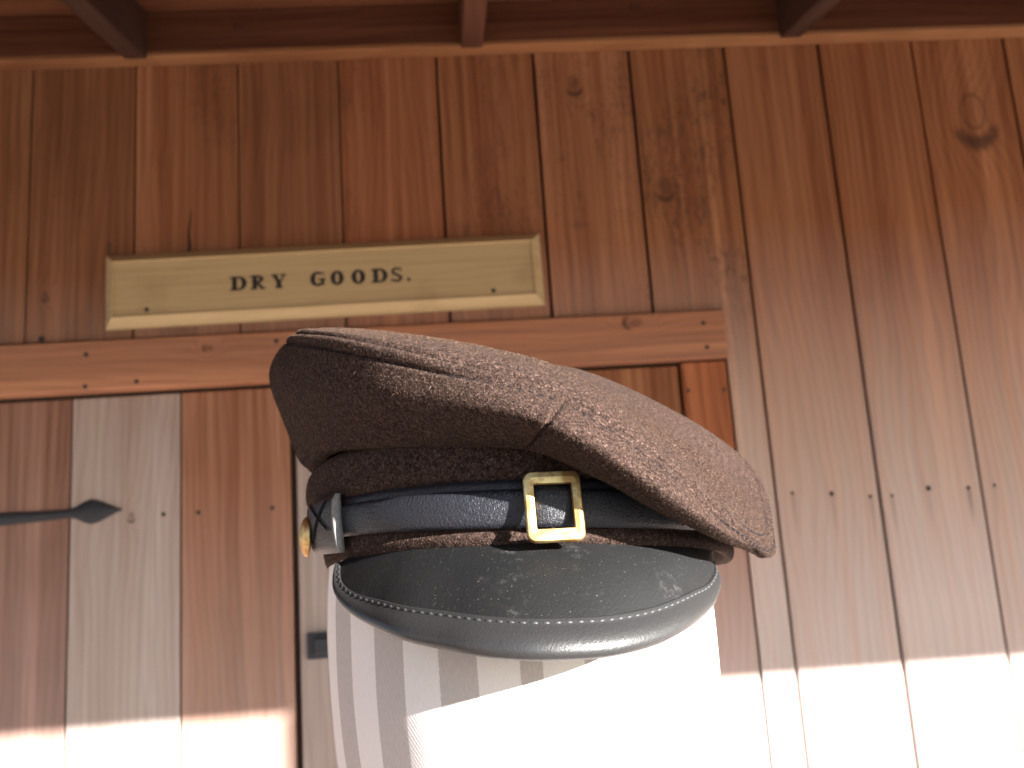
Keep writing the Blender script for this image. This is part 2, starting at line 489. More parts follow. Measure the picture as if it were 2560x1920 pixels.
# ------------------------------------------------------------------ plank wall
RED = np.array((0.378, 0.154, 0.067))
def tone(k=1.0, j=0.06):
    return RED*k*np.array([1+rng.uniform(-j, j) for _ in range(3)])
wall = empty('plank_wall', (0, 0, 0), 'reddish brown wall of upright planks under the porch roof', 'wall')
JX = [-0.732, -0.548, -0.363, -0.179, 0.004, 0.187, 0.370, 0.554, 0.739, 0.923, 1.108]
PW = 0.184
jx = [JX[0]-PW*k for k in range(11, 0, -1)] + JX + [JX[-1]+PW*k for k in range(1, 19)]
Z_TOP = ZC + 1.10
lin_l, lin_r = on_y(0, 755), on_y(1555, 668)
LIN_TOP = (on_y(400, 733)[2] + on_y(1400, 677)[2])/2
LIN_BOT = (on_y(300, 844)[2] + on_y(1500, 774)[2])/2
OPEN_R = on_y(1570, 775)[0]
OPEN_L = -1.42
wall_boards = {}
for i in range(len(jx)-1):
    x0, x1 = jx[i], jx[i+1]
    vis = i-11                                   # 0 = the plank right of the first joint seen in the photo
    k = {-1: 0.84, 0: 0.70, 1: 0.92, 2: 0.86, 3: 0.90, 4: 0.96, 5: 1.0, 6: 0.98, 7: 1.03, 8: 0.97, 9: 1.06, 10: 1.0}.get(vis, 0.95)
    wet = {0: 0.0, 1: 0.10, 4: 0.06, 6: 0.06, 7: 0.10, 8: 0.06, 9: 0.14}.get(vis, 0.04)
    gap = 0.0026 if vis < 4 else 0.0058
    fy = rng.uniform(-0.0012, 0.0012)
    kn = kn2 = None
    if vis == 6: p = on_y(1436, 402); kn = (p[0], p[2], 0.015)
    if vis == 9: p = on_y(2102, 240); kn = (p[0], p[2], 0.037)
    if vis == 5: p = on_y(1240, 180); kn = (p[0], p[2], 0.013)
    if vis == 0: p = on_y(120, 745); kn = (p[0]-0.02, p[2]+0.09, 0.006)
    mo = {5: 0.42, 6: 0.5, 9: 0.12, 4: 0.3, 1: 0.2, 3: 0.2}.get(vis, 0.08)
    spans = []
    lo_open, hi_open = OPEN_L, OPEN_R
    if x1 <= lo_open+1e-3 or x0 >= hi_open-1e-3: spans.append((x0, x1, 0.012, Z_TOP))
    else:
        spans.append((x0, x1, LIN_TOP+0.004, Z_TOP))
        if x1 > hi_open: spans.append((hi_open+0.002, x1, 0.012, LIN_TOP+0.0035))
        if x0 < lo_open: spans.append((x0, lo_open-0.002, 0.012, LIN_TOP+0.0035))
    t_ = tone(k*rng.uniform(0.93, 1.07), 0.05)
    wk = rng.uniform(0.85, 1.1)
    for s, (a, b_, z0, z1) in enumerate(spans):
        left = gap/2 if a == x0 else 0.0
        right = gap/2 if b_ == x1 else 0.0
        if vis == 6 and s == 1: continue
        o = board('plank', (a+left, fy, z0), (b_-right, 0.022, z1), WOOD_Z, t_, wall, 0.0016,
                  wet*0.6, (1.35 if vis > 4 else 1.1)*wk, ZC+0.58, mo if s == 0 else 0.1, kn, kn2)  # paler downwards: weathering plus bounce and glare put into the colour
        wall_boards[(vis, s)] = o
        if vis == 6:                             # this plank is notched round the corner of the opening
            lx, hx_ = a+left-o.location.x, b_-right-o.location.x
            nx_, zb_, zt_ = hi_open+0.002-o.location.x, 0.012-o.location.z, z1-o.location.z
            bm = bmesh.new()
            ol = [(lx, 0.0), (nx_, 0.0), (nx_, zb_), (hx_, zb_), (hx_, zt_), (lx, zt_)]
            yf_, yb_ = fy-o.location.y, 0.022-o.location.y
            fv = [bm.verts.new((q[0], yf_, q[1])) for q in ol]; bv = [bm.verts.new((q[0], yb_, q[1])) for q in ol]
            bm.faces.new(fv); bm.faces.new(bv[::-1])
            for q in range(6): bm.faces.new((fv[q], fv[(q+1) % 6], bv[(q+1) % 6], bv[q]))
            bmesh.ops.recalc_face_normals(bm, faces=bm.faces)
            bm.to_mesh(o.data); bm.free()
backing = board('backing_board', (XL, 0.026, 0.0), (XR, 0.045, Z_TOP), DARKW, (0.1, 0.05, 0.03), None, 0.0)
backing.parent = wall
def plank_at(x, z):
    for (v_, s), o in wall_boards.items():
        x0 = o.location.x+min(c[0] for c in o.bound_box); x1 = o.location.x+max(c[0] for c in o.bound_box)
        z0 = o.location.z+min(c[2] for c in o.bound_box); z1 = o.location.z+max(c[2] for c in o.bound_box)
        if x0 <= x <= x1 and z0 <= z <= z1:
            return o, o.location.y+min(c[1] for c in o.bound_box)
    return None, 0
for u, v, bg in ((1647, 1073, 1), (1712, 1067, 1.15), (1797, 1068, 1.7), (1880, 1071, 1.25), (1926, 1069, 1.1), (2005, 1057, 1.8), (2091, 1054, 1.4), (2149, 1049, 1.1),
              (237, 525, 0.9), (1290, 300, 0.7)):
    p = on_y(u, v)
    o, fy = plank_at(p[0], p[2])
    if o: nail(o, p[0], p[2]+rng.uniform(-0.002, 0.002), fy, True, bg*0.82)
for u, v in ((90, 733), (250, 734), (330, 733)):
    p = on_y(u, v); o, fy = plank_at(p[0], p[2])
    if o: nail(o, p[0], p[2], fy, False, 1.7)
# a drying split in one plank, just above the sign
def split(u0, v0, u1, v1, w):
    a, c = on_y(u0, v0), on_y(u1, v1)
    o, fy = plank_at(c[0], c[2])
    bm = bmesh.new()
    L, Rr = [], []
    for i in range(9):
        t = i/8
        x = a[0]+(c[0]-a[0])*t+0.0012*math.sin(t*9); z = a[2]+(c[2]-a[2])*t
        h = w*t**0.7/2
        L.append(bm.verts.new((x-h, 0, z))); Rr.append(bm.verts.new((x+h, 0, z)))
    for i in range(8): bm.faces.new((L[i], Rr[i], Rr[i+1], L[i+1]))
    r = bmesh.ops.extrude_face_region(bm, geom=list(bm.faces))
    for e in r['geom']:
        if isinstance(e, bmesh.types.BMVert): e.co.y += 0.0006
    w_ = world_loc(o)
    link('split', bm_mesh('split', bm), DARKW, o, (-w_.x, fy-0.0005-w_.y, -w_.z))
split(412, 447, 407, 548, 0.006)

# ------------------------------------------------------------------ door frame and the two doors
frame = empty('door_frame', (0, 0, 0), 'wooden door lintel and jamb set into the plank wall, below the cream sign', 'door frame')
lk = on_y(1371, 697, -0.012)
lintel = board('lintel', (OPEN_L-0.02, -0.013, LIN_BOT), (OPEN_R, 0.024, LIN_TOP), WOOD_X, RED*np.array((1.02, 1.0, 0.98)), frame, 0.002, 0.10)
# the level-board shader measures across = Z, along = X
lintel['knot_x'], lintel['knot_z'], lintel['knot_r'] = float(lk[2]-LIN_BOT), float(lk[0]-(OPEN_L-0.02+OPEN_R)/2), 0.011
k2 = on_y(453, 752, -0.012)
lintel['knot_x2'], lintel['knot_z2'], lintel['knot_r2'] = float(k2[2]-LIN_BOT), float(k2[0]-(OPEN_L-0.02+OPEN_R)/2), 0.006
for u, v in ((186, 766), (184, 835), (597, 737), (1519, 698), (1527, 750), (295, 824)):
    p = on_y(u, v, -0.013)
    nail(lintel, p[0], p[2], -0.013, False, 1.25)
JAMB_L = on_y(1470, 780, 0.004)[0]
jamb = board('jamb', (JAMB_L, 0.004, 0.012), (OPEN_R-0.001, 0.030, LIN_BOT-0.003), WOOD_Z, RED*np.array((0.98, 0.85, 0.8)), frame, 0.002, 0.0, 2.0, ZC+0.22)
for u, v in ((1487, 844), (1564, 842)):
    p = on_y(u, v, 0.004); nail(jamb, p[0], p[2], 0.004, False, 1.1)
jamb2 = board('jamb', (OPEN_L, 0.004, 0.012), (OPEN_L+0.08, 0.030, LIN_BOT-0.003), WOOD_Z, RED*0.9, frame, 0.002, 0.1, 0.5, ZC+0.3)

D_TOP = LIN_BOT-0.007
def door(name, label, x0, x1, y_l, y_r, joints, tints, weath, hinge_left):
    """Ledged plank door; y_l / y_r = depth of its face at the two edges (the leaf stands a little ajar)."""
    ang = math.atan2(y_r-y_l, x1-x0)
    e = empty(name, (x0, y_l, 0.014), label, 'door')
    e.rotation_euler = (0, 0, ang)
    js = [x0]+joints+[x1]
    out = []
    for i in range(len(js)-1):
        a, c = js[i]-x0, js[i+1]-x0
        g = 0.0016
        yy = rng.uniform(0, 0.0015)
        o = board('door_board', (a+g, yy, 0), (c-g, 0.024, D_TOP-0.014), WOOD_Z, tints[i], None, 0.0015, weath[i][0], weath[i][1], ZC+0.2)
        o.parent = e
        out.append((o, a, c, yy))
    lg = board('ledge', (0.02, 0.0245, 1.45), (x1-x0-0.02, 0.05, 1.58), WOOD_X, RED*0.8, None); lg.parent = e
    lg = board('ledge', (0.02, 0.0245, 0.25), (x1-x0-0.02, 0.05, 0.38), WOOD_X, RED*0.8, None); lg.parent = e
    return e, out
yL = 0.022
MEET = on_y(636, 1100, 0.016)[0]
j1, j2 = on_y(153, 1050, 0.024)[0], on_y(391, 1050, 0.019)[0]
jm1 = j1-0.19
dl, dlb = door('plank_door', 'plank door with black spear-tipped strap hinge and one pale weathered board', OPEN_L+0.084, MEET-0.004, 0.036, 0.012,
               [OPEN_L+0.084+0.2, jm1-0.18, jm1, j1, j2] if jm1-0.18 > OPEN_L+0.3 else [OPEN_L+0.084+0.2, jm1, j1, j2],
               [RED*0.95]*8 if False else ([RED*0.9]*(3 if jm1-0.18 <= OPEN_L+0.3 else 4)[0:0] if False else [RED*0.9]*9), [(0.1, 0.3)]*9, True)
for (o, a, c, yy) in dlb:                        # tints by place
    xm = (a+c)/2+OPEN_L+0.084
    if j1 < xm < j2: o.color = (0.37, 0.30, 0.265, 1); o['weather'] = 0.25; o['weather_bounce_run'] = 0.5; pale = o
    elif xm > j2: o.color = (0.325, 0.152, 0.088, 1); o['weather'] = 0.0; o['weather_bounce_run'] = 0.75
    elif xm < j1: o.color = (0.265, 0.140, 0.100, 1); o['weather'] = 0.02; o['weather_bounce_run'] = 0.50
dr, drb = door('plank_door', 'plank door with small black latch, partly behind the striped head form', MEET+0.004, JAMB_L-0.004, 0.012, 0.010,
               [MEET+0.004+0.2, MEET+0.004+0.42], [np.array((0.33, 0.265, 0.235)), RED*0.85, RED*0.72], [(0.2, 0.4), (0.1, 0.5), (0.0, 0.55)], False)
def door_y(x): return 0.036+(0.012-0.036)*(x-OPEN_L-0.084)/(MEET-0.004-OPEN_L-0.084)
def to_door(e, p):
    return e.matrix_basis.inverted() @ Vector(p)
for u, v in ((353, 1111), (428, 1107), (588, 1097)):
    yv = door_y(on_y(u, v, 0.02)[0])
    p = on_y(u, v, yv)
    for (o, a, c, yy) in dlb:
        q = to_door(dl, p)
        if a < q.x < c:
            n_ = link('nail', NAILM, NAIL, o, Vector((q.x, yy, q.z))-Vector(o.location)); n_.scale = (1.2, 1, 1.2)
kp = on_y(284, 1114, 0.02); q = to_door(dl, kp)
pale['knot_x'], pale['knot_z'], pale['knot_r'] = float(q.x-pale.location.x), float(q.z), 0.006

# spear-tipped strap hinge
def hinge():
    pts = [(-700, 1150, 44), (-500, 1140, 42), (-200, 1131, 37), (0, 1121.5, 29), (60, 1117, 25), (120, 1112, 21), (150, 1109, 19.5), (164, 1107.5, 28), (178, 1106, 44), (194, 1105, 55), (208, 1104, 50),
           (222, 1103, 38), (236, 1102, 25), (250, 1101, 12), (263, 1100.5, 2)]
    prof = []
    for u, v, h in pts:
        yy = door_y(on_y(u, v, 0.02)[0])-0.005
        prof.append((to_door(dl, on_y(u, v-h/2, yy)), to_door(dl, on_y(u, v+h/2, yy))))
    rows = []
    for a, b in prof:
        m_ = (a+b)/2
        cr = [a, a.lerp(b, 0.14), m_, a.lerp(b, 0.86), b]
        offs = [-0.0003, -0.0040, -0.0048, -0.0040, -0.0003]
        rows.append([(p.x, o_, p.z) for p, o_ in zip(cr, offs)])
    me = grid_mesh('strap_hinge', np.array(rows), smooth=True)
    return link('strap_hinge', me, IRON, dl)
hinge()
def latch():
    y = 0.011
    a, c = on_y(664, 1367, y), on_y(730, 1420, y)
    bm = bmesh.new()
    q0, q1 = to_door(dr, a), to_door(dr, c)
    box_bm(bm, (q0.x, -0.010, q1.z), (q1.x+0.05, 0.0, q0.z), 0.002)
    box_bm(bm, (q0.x+0.012, -0.022, q1.z+0.008), (q1.x+0.04, -0.0105, q0.z-0.008), 0.003)
    link('latch', bm_mesh('latch', bm), IRON, dr)
latch()

# ------------------------------------------------------------------ porch roof
roof = empty('porch_roof', (0, -0.04, ZC+1.0), 'dark red timber porch roof with header board and rafters above the plank wall', 'porch roof')
RO = np.array(roof.location)
HB = (on_y(300, 142)[2]+on_y(1700, 103)[2])/2     # underside of the header board
HT = HB+0.089
TH = 0.036
SL = 0.242
ER = (HT-TH*0-0.0941+SL*TH-(ZC-0.186))/(TAN_E+SL)
hx = XL
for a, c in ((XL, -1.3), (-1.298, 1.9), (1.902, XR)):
    t_o = board('lit_underside_strip', (a, -TH-0.0015, HB), (c, -0.0015, HB+0.010), WOOD_X, np.array((0.37, 0.178, 0.078)), roof, 0.0015)  # bounce light on the header's underside, painted as a lighter strip
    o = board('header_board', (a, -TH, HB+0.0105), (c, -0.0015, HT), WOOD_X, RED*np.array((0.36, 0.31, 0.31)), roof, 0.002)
    p = on_y(530, 90); q = on_y(1370, 48)
    if a < 0 < c:
        o['knot_x'], o['knot_z'], o['knot_r'] = float(p[2]-HB), float(p[0]-(a+c)/2), 0.007
        o['knot_x2'], o['knot_z2'], o['knot_r2'] = float(q[2]-HB), float(q[0]-(a+c)/2), 0.007
def sheath_z(y): return HT+SL*(y+TH)             # underside of the sheathing; y is negative outwards
RW = 0.039
for u, uu in ((340, 0), (1018, 0), (1708, 0)):
    pass
r_x = [on_y(318, 115, -TH)[0]-RW/2, on_y(1019, 100, -TH)[0], on_y(1707, 83, -TH)[0]]
sp_ = (r_x[2]-r_x[0])/2
r_x = [r_x[0]-sp_*k for k in (3, 2, 1)] + r_x + [r_x[2]+sp_*k for k in (1, 2, 3, 4, 5)]
for x in r_x:
    if x < XL+0.05 or x > XR-0.05: continue
    bm = bmesh.new()
    ya, yb = -TH-0.001, -ER+0.045
    v = []
    for y in (ya, yb):
        for xx in (x-RW/2, x+RW/2):
            for dz in (-0.093, -0.002):
                v.append(bm.verts.new((xx, y, sheath_z(y)+dz)))
    for f in ((0,1,3,2), (4,6,7,5), (0,4,5,1), (2,3,7,6), (0,2,6,4), (1,5,7,3)): bm.faces.new([v[i] for i in f])
    bmesh.ops.bevel(bm, geom=list(bm.edges), offset=0.0015, segments=1, affect='EDGES')
    bmesh.ops.translate(bm, verts=bm.verts, vec=(-x, 0, -HT))
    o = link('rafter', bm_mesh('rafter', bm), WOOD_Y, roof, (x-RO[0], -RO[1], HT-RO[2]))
    o.color = (0.125, 0.050, 0.028, 1) if abs(x-r_x[4]) < 0.01 else (0.065, 0.030, 0.019, 1)  # outer rafters darker: shade on their side faces put into the colour
y = -TH+0.03
sw = 0.152
while y > -ER:
    y2 = max(y-sw, -ER-0.005)
    bm = bmesh.new()
    v = []
    for yy in (y-0.001, y2+0.001):
        for xx in (XL, XR):
            for dz in (0.0, 0.02): v.append(bm.verts.new((xx, yy, sheath_z(yy)+dz)))
    for f in ((0,1,3,2), (4,6,7,5), (0,4,5,1), (2,3,7,6), (0,2,6,4), (1,5,7,3)): bm.faces.new([v[i] for i in f])
    bmesh.ops.translate(bm, verts=bm.verts, vec=(0, -y, -HT))
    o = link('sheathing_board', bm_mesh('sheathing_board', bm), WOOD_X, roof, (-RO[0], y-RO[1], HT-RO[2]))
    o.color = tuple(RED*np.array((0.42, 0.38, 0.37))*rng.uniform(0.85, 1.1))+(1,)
    y = y2
bm = bmesh.new()
v = []
for yy in (0.05, -ER-0.06):
    for xx in (XL-0.1, XR+0.1):
        for dz in (0.022, 0.05): v.append(bm.verts.new((xx, yy, sheath_z(yy)+dz)))
for f in ((0,1,3,2), (4,6,7,5), (0,4,5,1), (2,3,7,6), (0,2,6,4), (1,5,7,3)): bm.faces.new([v[i] for i in f])
link('roof_covering', bm_mesh('roof_covering', bm), SHAKE, roof, -RO)
EAVE_B = sheath_z(-ER)-0.094
board('eave_beam', (XL, -ER, EAVE_B), (XR, -ER+0.044, sheath_z(-ER)-0.001), WOOD_X, RED*0.8, roof, 0.002)

# ------------------------------------------------------------------ porch posts
door_shadow_x = on_y(601, 1560, 0.013)[0]
def post(xl, label):
    w = 0.19
    e = empty('porch_post', (xl+w/2, -ER+w/2, 0), label, 'post', 'posts carrying the porch eave')
    o = board('shaft', (-w/2, -w/2, 0.0), (w/2, w/2, EAVE_B-0.001), WOOD_Z, RED*0.85, None, 0.008, 0.2); o.parent = e
    o = board('base_block', (-w/2-0.012, -w/2-0.012, 0.001), (w/2+0.012, w/2+0.012, 0.12), WOOD_Z, RED*0.8, None, 0.004, 0.3); o.parent = e
PX = door_shadow_x+TAN_AZ*(ER+0.013)
post(PX, 'square red timber porch post whose shadow falls across the plank doors')
post(PX-2.9, 'square red timber porch post standing out in front of the strap hinge')

# ------------------------------------------------------------------ the sign
def sign():
    yb, yf = -0.004, -0.022
    bl, br, tl, tr = [on_y(*p, yb) for p in ((230, 713), (1175, 661), (231, 556), (1168, 505))]
    x0, x1 = (bl[0]+tl[0])/2, (br[0]+tr[0])/2
    z0, z1 = (bl[2]+br[2])/2, (tl[2]+tr[2])/2
    ang = math.atan2((br[2]-bl[2]+tr[2]-tl[2])/2, x1-x0)
    cx, cz = (x0+x1)/2, (z0+z1)/2
    w, h = x1-x0, z1-z0
    e = empty('shop_sign', (cx, 0, cz-h/2), 'cream painted sign with black serif lettering on the plank wall', 'sign')
    e.rotation_euler = (0, -ang, 0)
    # bevelled board: (inset, y)
    prof = [(0.0, 0.0), (0.0, -0.005), (0.0008, -0.006), (0.0150, -0.0222), (0.0168, -0.0236), (0.0180, -0.0196), (0.0192, -0.0186)]
    bm = bmesh.new()
    rings = []
    for ins, y in prof:
        rings.append([bm.verts.new((sx*(w/2-ins), y, (h if sz > 0 else 0)-sz*ins)) for sx, sz in ((-1, -1), (1, -1), (1, 1), (-1, 1))])
    for r0, r1 in zip(rings, rings[1:]):
        for i in range(4): bm.faces.new((r0[i], r0[(i+1) % 4], r1[(i+1) % 4], r1[i]))
    bm.faces.new(rings[0])
    link('moulded_edge', bm_mesh('moulded_edge', bm), CREAM, e, (0, -0.002, 0))
    bm = bmesh.new()
    ins = 0.0190
    box_bm(bm, (-w/2+ins, -0.0194, ins), (w/2-ins, -0.010, h-ins), 0.0004)
    link('face_panel', bm_mesh('face_panel', bm), CREAM, e, (0, -0.002, 0))
    FY = -0.0214
    def loc(u, v):
        p = on_y(u, v, FY)
        d = Vector(p)-Vector(e.location)
        return d.x*math.cos(ang)+d.z*math.sin(ang), -d.x*math.sin(ang)+d.z*math.cos(ang)
    for u, v in ((317, 669), (1066, 628)):
        x, z = loc(u, v)
        n_ = link('nail', NAILM, NAIL, e, (x, FY, z)); n_.scale = (1.3, 1, 1.3)
    # letters: (glyph, left u, right u) and the baseline/cap line in the photo
    ux = lambda c: 207.4+c*0.4531
    base = lambda u: 628.5-(u-497)*0.0555
    H = 30.5
    # glyphs in a box of width w and height 1: list of closed polygons (each thin solid of its own)
    def arc(cx, cz, rx, rz, ri_x, ri_z, a0, a1, n=18):
        out = []
        for i in range(n):
            t0, t1 = [math.radians(a0+(a1-a0)*k/n) for k in (i, i+1)]
            out.append([(cx+rx*math.cos(t0), cz+rz*math.sin(t0)), (cx+rx*math.cos(t1), cz+rz*math.sin(t1)),
                        (cx+ri_x*math.cos(t1), cz+ri_z*math.sin(t1)), (cx+ri_x*math.cos(t0), cz+ri_z*math.sin(t0))])
        return out
    rect = lambda a, b, c, d: [[(a, b), (c, b), (c, d), (a, d)]]
    S, TN = 0.335, 0.135
    def g_D(w):
        return rect(0.0, 0, 0.12+S+0.1, TN)+rect(0, 1-TN, 0.12+S+0.1, 1)+rect(0.12, TN, 0.12+S, 1-TN)+arc(0.12+S+0.1, 0.5, w-0.45, 0.5, w-0.45-S, 0.5-TN, -90, 90)
    def g_R(w):
        return (rect(0, 0, 0.45, TN)+rect(0, 1-TN, 0.45, 1)+rect(0.12, TN, 0.12+S, 1-TN)+rect(0.12+S, 0.46, 0.5, 0.46+TN)
                +arc(0.45, 0.73, w-0.53, 0.27, w-0.53-S*0.85, 0.27-TN, -90, 90)
                +[[(0.42, 0.46), (0.62, 0.46), (w-0.06, 0.06), (w-0.30, 0.0)]]+rect(w-0.30, 0, w+0.03, TN))
    def g_Y(w):
        m_ = w/2
        return (rect(m_-0.24, 0, m_+0.24, TN)+rect(m_-S/2, TN, m_+S/2, 0.45)+[[(0.06, 1-TN), (0.33, 1-TN), (m_+S/2, 0.45), (m_-S/2, 0.45)]]
                +[[(w-0.20, 1-TN), (w-0.09, 1-TN), (m_+S/2, 0.45), (m_+0.02, 0.45)]]+rect(-0.03, 1-TN, 0.42, 1)+rect(w-0.34, 1-TN, w+0.03, 1))
    def g_O(w):
        return arc(w/2, 0.5, w/2, 0.52, w/2-S, 0.5-TN, 0, 360, 30)
    def g_G(w):
        return (arc(w/2, 0.5, w/2, 0.52, w/2-S, 0.5-TN, 48, 318, 24)+rect(w-0.24, 0.06, w-0.03, 0.44)+rect(w-0.42, 0.40, w+0.06, 0.40+TN)
                +rect(w-0.13, 0.70, w-0.06, 1.0))
    def g_S(w):
        r = 0.285
        up = arc(w/2, 1.02-r, w/2-0.04, r, w/2-0.04-0.20, r-TN-0.02, 35, 250, 16)
        dn = arc(w/2, -0.02+r, w/2, r, w/2-0.21, r-TN-0.02, 70, -145, 16)
        mid = [[(w/2-0.28, 0.60), (w/2-0.08, 0.66), (w/2+0.32, 0.42), (w/2+0.08, 0.34)]]
        return up+dn+mid+rect(w-0.12, 0.72, w-0.05, 1.0)+rect(0.02, 0.0, 0.09, 0.28)
    def g_dot(w): return arc(w/2, 0.12, 0.125, 0.125, 0.0, 0.0, 0, 360, 12)
    G = {'D': g_D, 'R': g_R, 'Y': g_Y, 'O': g_O, 'G': g_G, 'S': g_S, '.': g_dot}
    for ch, c0, c1 in (('D', 640, 712), ('R', 737, 806), ('Y', 840, 905), ('G', 1022, 1092), ('O', 1119, 1183), ('O', 1219, 1285), ('D', 1315, 1385), ('S', 1407, 1462), ('.', 1482, 1501)):
        ua, ub = ux(c0), ux(c1)
        xa, za = loc(ua, base(ua)); xb, _ = loc(ub, base(ub))
        _, zt = loc(ua, base(ua)-H)
        hh = zt-za
        zm = (za+loc(ub, base(ub))[1])/2
        bm = bmesh.new()
        for qi, poly in enumerate(G[ch]((xb-xa)/hh)):
            th = 0.00035+0.00001*qi
            vs = [bm.verts.new((x*hh, -th, z*hh)) for x, z in poly]
            vb = [bm.verts.new((x*hh, 0.0, z*hh)) for x, z in poly]
            try:
                bm.faces.new(vs)
                for i in range(len(vs)): bm.faces.new((vs[i], vs[(i+1) % len(vs)], vb[(i+1) % len(vs)], vb[i]))
            except ValueError: pass
        link('letter', bm_mesh('letter', bm), INK, e, (xa, FY+0.0001, zm))
sign()

# ------------------------------------------------------------------ the cap
def cr_closed(P, n):
    """periodic Catmull-Rom through control points P (k, d) -> n samples"""
    k = len(P)
    t = np.arange(n)/n*k
    i = np.floor(t).astype(int); f = (t-i)[:, None]
    p0, p1, p2, p3 = [P[(i+o) % k] for o in (-1, 0, 1, 2)]
    return 0.5*((2*p1)+(-p0+p2)*f+(2*p0-5*p1+4*p2-p3)*f*f+(-p0+3*p1-3*p2+p3)*f**3)
def cr_open(P, t):
    """Catmull-Rom along axis 0 of P at parameters t in [0, len-1]"""
    k = len(P)
    i = np.clip(np.floor(t).astype(int), 0, k-2); f = (t-i).reshape((-1,)+(1,)*(P.ndim-1))
    g = lambda o: P[np.clip(i+o, 0, k-1)]
    p0, p1, p2, p3 = g(-1), g(0), g(1), g(2)
    return 0.5*((2*p1)+(-p0+p2)*f+(2*p0-5*p1+4*p2-p3)*f*f+(-p0+3*p1-3*p2+p3)*f**3)
def wpt(x, dist, z): return np.array([x, -DW+dist, ZC+z])
NA = 960
PH = np.arange(NA)/NA*2*math.pi                   # 0 = towards the camera, positive = to the wearer's left (viewer's right)
BX, BD, BA, BB = 0.0265, 0.450, 0.0905, 0.103     # band: centre x, distance, half width, half depth
def left_in(ph, amt): return -amt*np.clip(-np.sin(ph), 0, 1)**3
LI_W, LI_B, LI_T = 0.0078, 0.0060, 0.0030
def band_ring(zf, zl, zr, da=0.0, li=0.0):
    da = da+left_in(PH, li)
    A = (zl+zr)/2; B = (zr-zl)/2; C = zf-A
    z = A+B*np.sin(PH)+C*np.cos(PH)
    x = BX+(BA+da)*np.sin(PH); d = BD-(BB+da)*np.cos(PH)
    return np.stack([x, -DW+d, ZC+z], -1)
def zof(u, v, dist): return at(u, v, dist)[2]-ZC
# heights of the band lines read off the photo at front / left / right
def zline(*pts):
    """height of a level line round the band, through three points of it seen in the photo -> front, left, right"""
    M, Z = [], []
    phs = np.radians(np.linspace(-74, 74, 600))
    xs, ds = BX+BA*np.sin(phs), BD-BB*np.cos(phs)
    for u, v in pts:
        r = ray(u, v)
        k = int(np.argmin(np.abs(xs/ds-r[0]/r[1])))
        M.append((1, math.sin(phs[k]), math.cos(phs[k]))); Z.append(zof(u, v, ds[k]))
    A, B, C = np.linalg.solve(np.array(M), np.array(Z))
    return A+C, A-B, A+B
W_BOT = zline((1100, 1177), (722, 1210), (1518, 1188))
S_BOT = zline((1109, 1142), (739, 1160), (1514, 1149))
S_TOP = zline((1121, 1031), (732, 1075), (1514, 1058))
CREASE = (S_TOP[0]+0.017, S_TOP[1]+0.017, S_TOP[2]+0.012)
add = lambda t, d: tuple(x+d for x in t)
band_rows = np.stack([
    band_ring(*add(W_BOT, 0.006), -0.004, LI_W),
    band_ring(*add(W_BOT, 0.001), -0.0015, LI_W),
    band_ring(*add(W_BOT, 0.0), 0.0012, LI_W),
    band_ring(*add(W_BOT, 0.003), 0.0026, LI_W),
    band_ring(*add(S_BOT, -0.0005), 0.0012, LI_B),
    band_ring(*add(S_BOT, 0.004), 0.0, LI_B),
    band_ring(*add(S_TOP, -0.003), 0.0, LI_T),
    band_ring(*add(S_TOP, 0.004), 0.0020, 0.0),
    band_ring(*add(CREASE, -0.004), 0.0012, 0.0),
    band_ring(*CREASE, -0.0025, 0.001)])

P, Wp = at, wpt
fold = np.array([P(1165, 980, .336), P(1405, 1096, .338), P(1556, 1172, .360), P(1634, 1202, .396), Wp(.137, .437, .008),
                 Wp(.134, .476, .022), Wp(.112, .512, .048), Wp(.075, .535, .066), Wp(.030, .542, .072), Wp(-.010, .535, .075), Wp(-.040, .512, .076), Wp(-.058, .478, .077),
                 P(650, 978, .440), P(648, 968, .412), P(742, 962, .377), P(932, 958, .349)])
mid = np.array([P(1180, 914, .3125), P(1428, 1056, .322), P(1588, 1165, .351), P(1660, 1199, .391), P(1668, 1172, .437),
                Wp(.150, .480, .034), Wp(.126, .520, .066), Wp(.082, .550, .090), Wp(.030, .560, .098), Wp(-.018, .550, .102), Wp(-.055, .520, .104), Wp(-.078, .480, .105),
                P(606, 812, .440), P(595, 812, .404), P(708, 838, .358), P(930, 872, .3285)])
seam = np.array([P(1192, 838, .3255), P(1438, 1000, .336), P(1605, 1150, .360), P(1667, 1188, .392), P(1669, 1138, .436),
                 P(1628, 1016, .480), P(1530, 945, .515), Wp(.083, .545, .108), Wp(.030, .553, .118), Wp(-.012, .545, .124), Wp(-.047, .517, .127), Wp(-.066, .478, .127),
                 P(640, 724, .436), P(641, 716, .390), P(738, 724, .348), P(936, 766, .328)])
# control lists run 0, 22.5, ... 337.5 degrees
foldr, midr, seamr = [cr_closed(a, NA) for a in (fold, mid, seam)]
crease_r = band_rows[-1]
under = crease_r*0.45+foldr*0.55
under[:, 2] -= 0.002
def normals(G, closed=True):
    du = np.roll(G, -1, 1)-np.roll(G, 1, 1) if closed else np.gradient(G, axis=1)
    dv = np.gradient(G, axis=0)
    n = np.cross(du, dv)
    return n/(np.linalg.norm(n, axis=-1, keepdims=True)+1e-12)
def smooth_noise(G, scale, amp, seed):
    r = np.random.default_rng(seed)
    out = np.zeros(G.shape[:2])
    for k in range(14):
        d = r.normal(size=3); d /= np.linalg.norm(d)
        out += np.sin((G@d)*scale*r.uniform(0.6, 1.7)+r.uniform(0, 6.28))
    return amp*out/14**0.5
cap_at = np.array([BX, -DW+BD, ZC+W_BOT[0]])
cap = empty('forage_cap', cap_at, 'brown wool cap with slouched crown, brass buckle and black leather visor', 'cap')
SEAM_PH = math.radians(3)
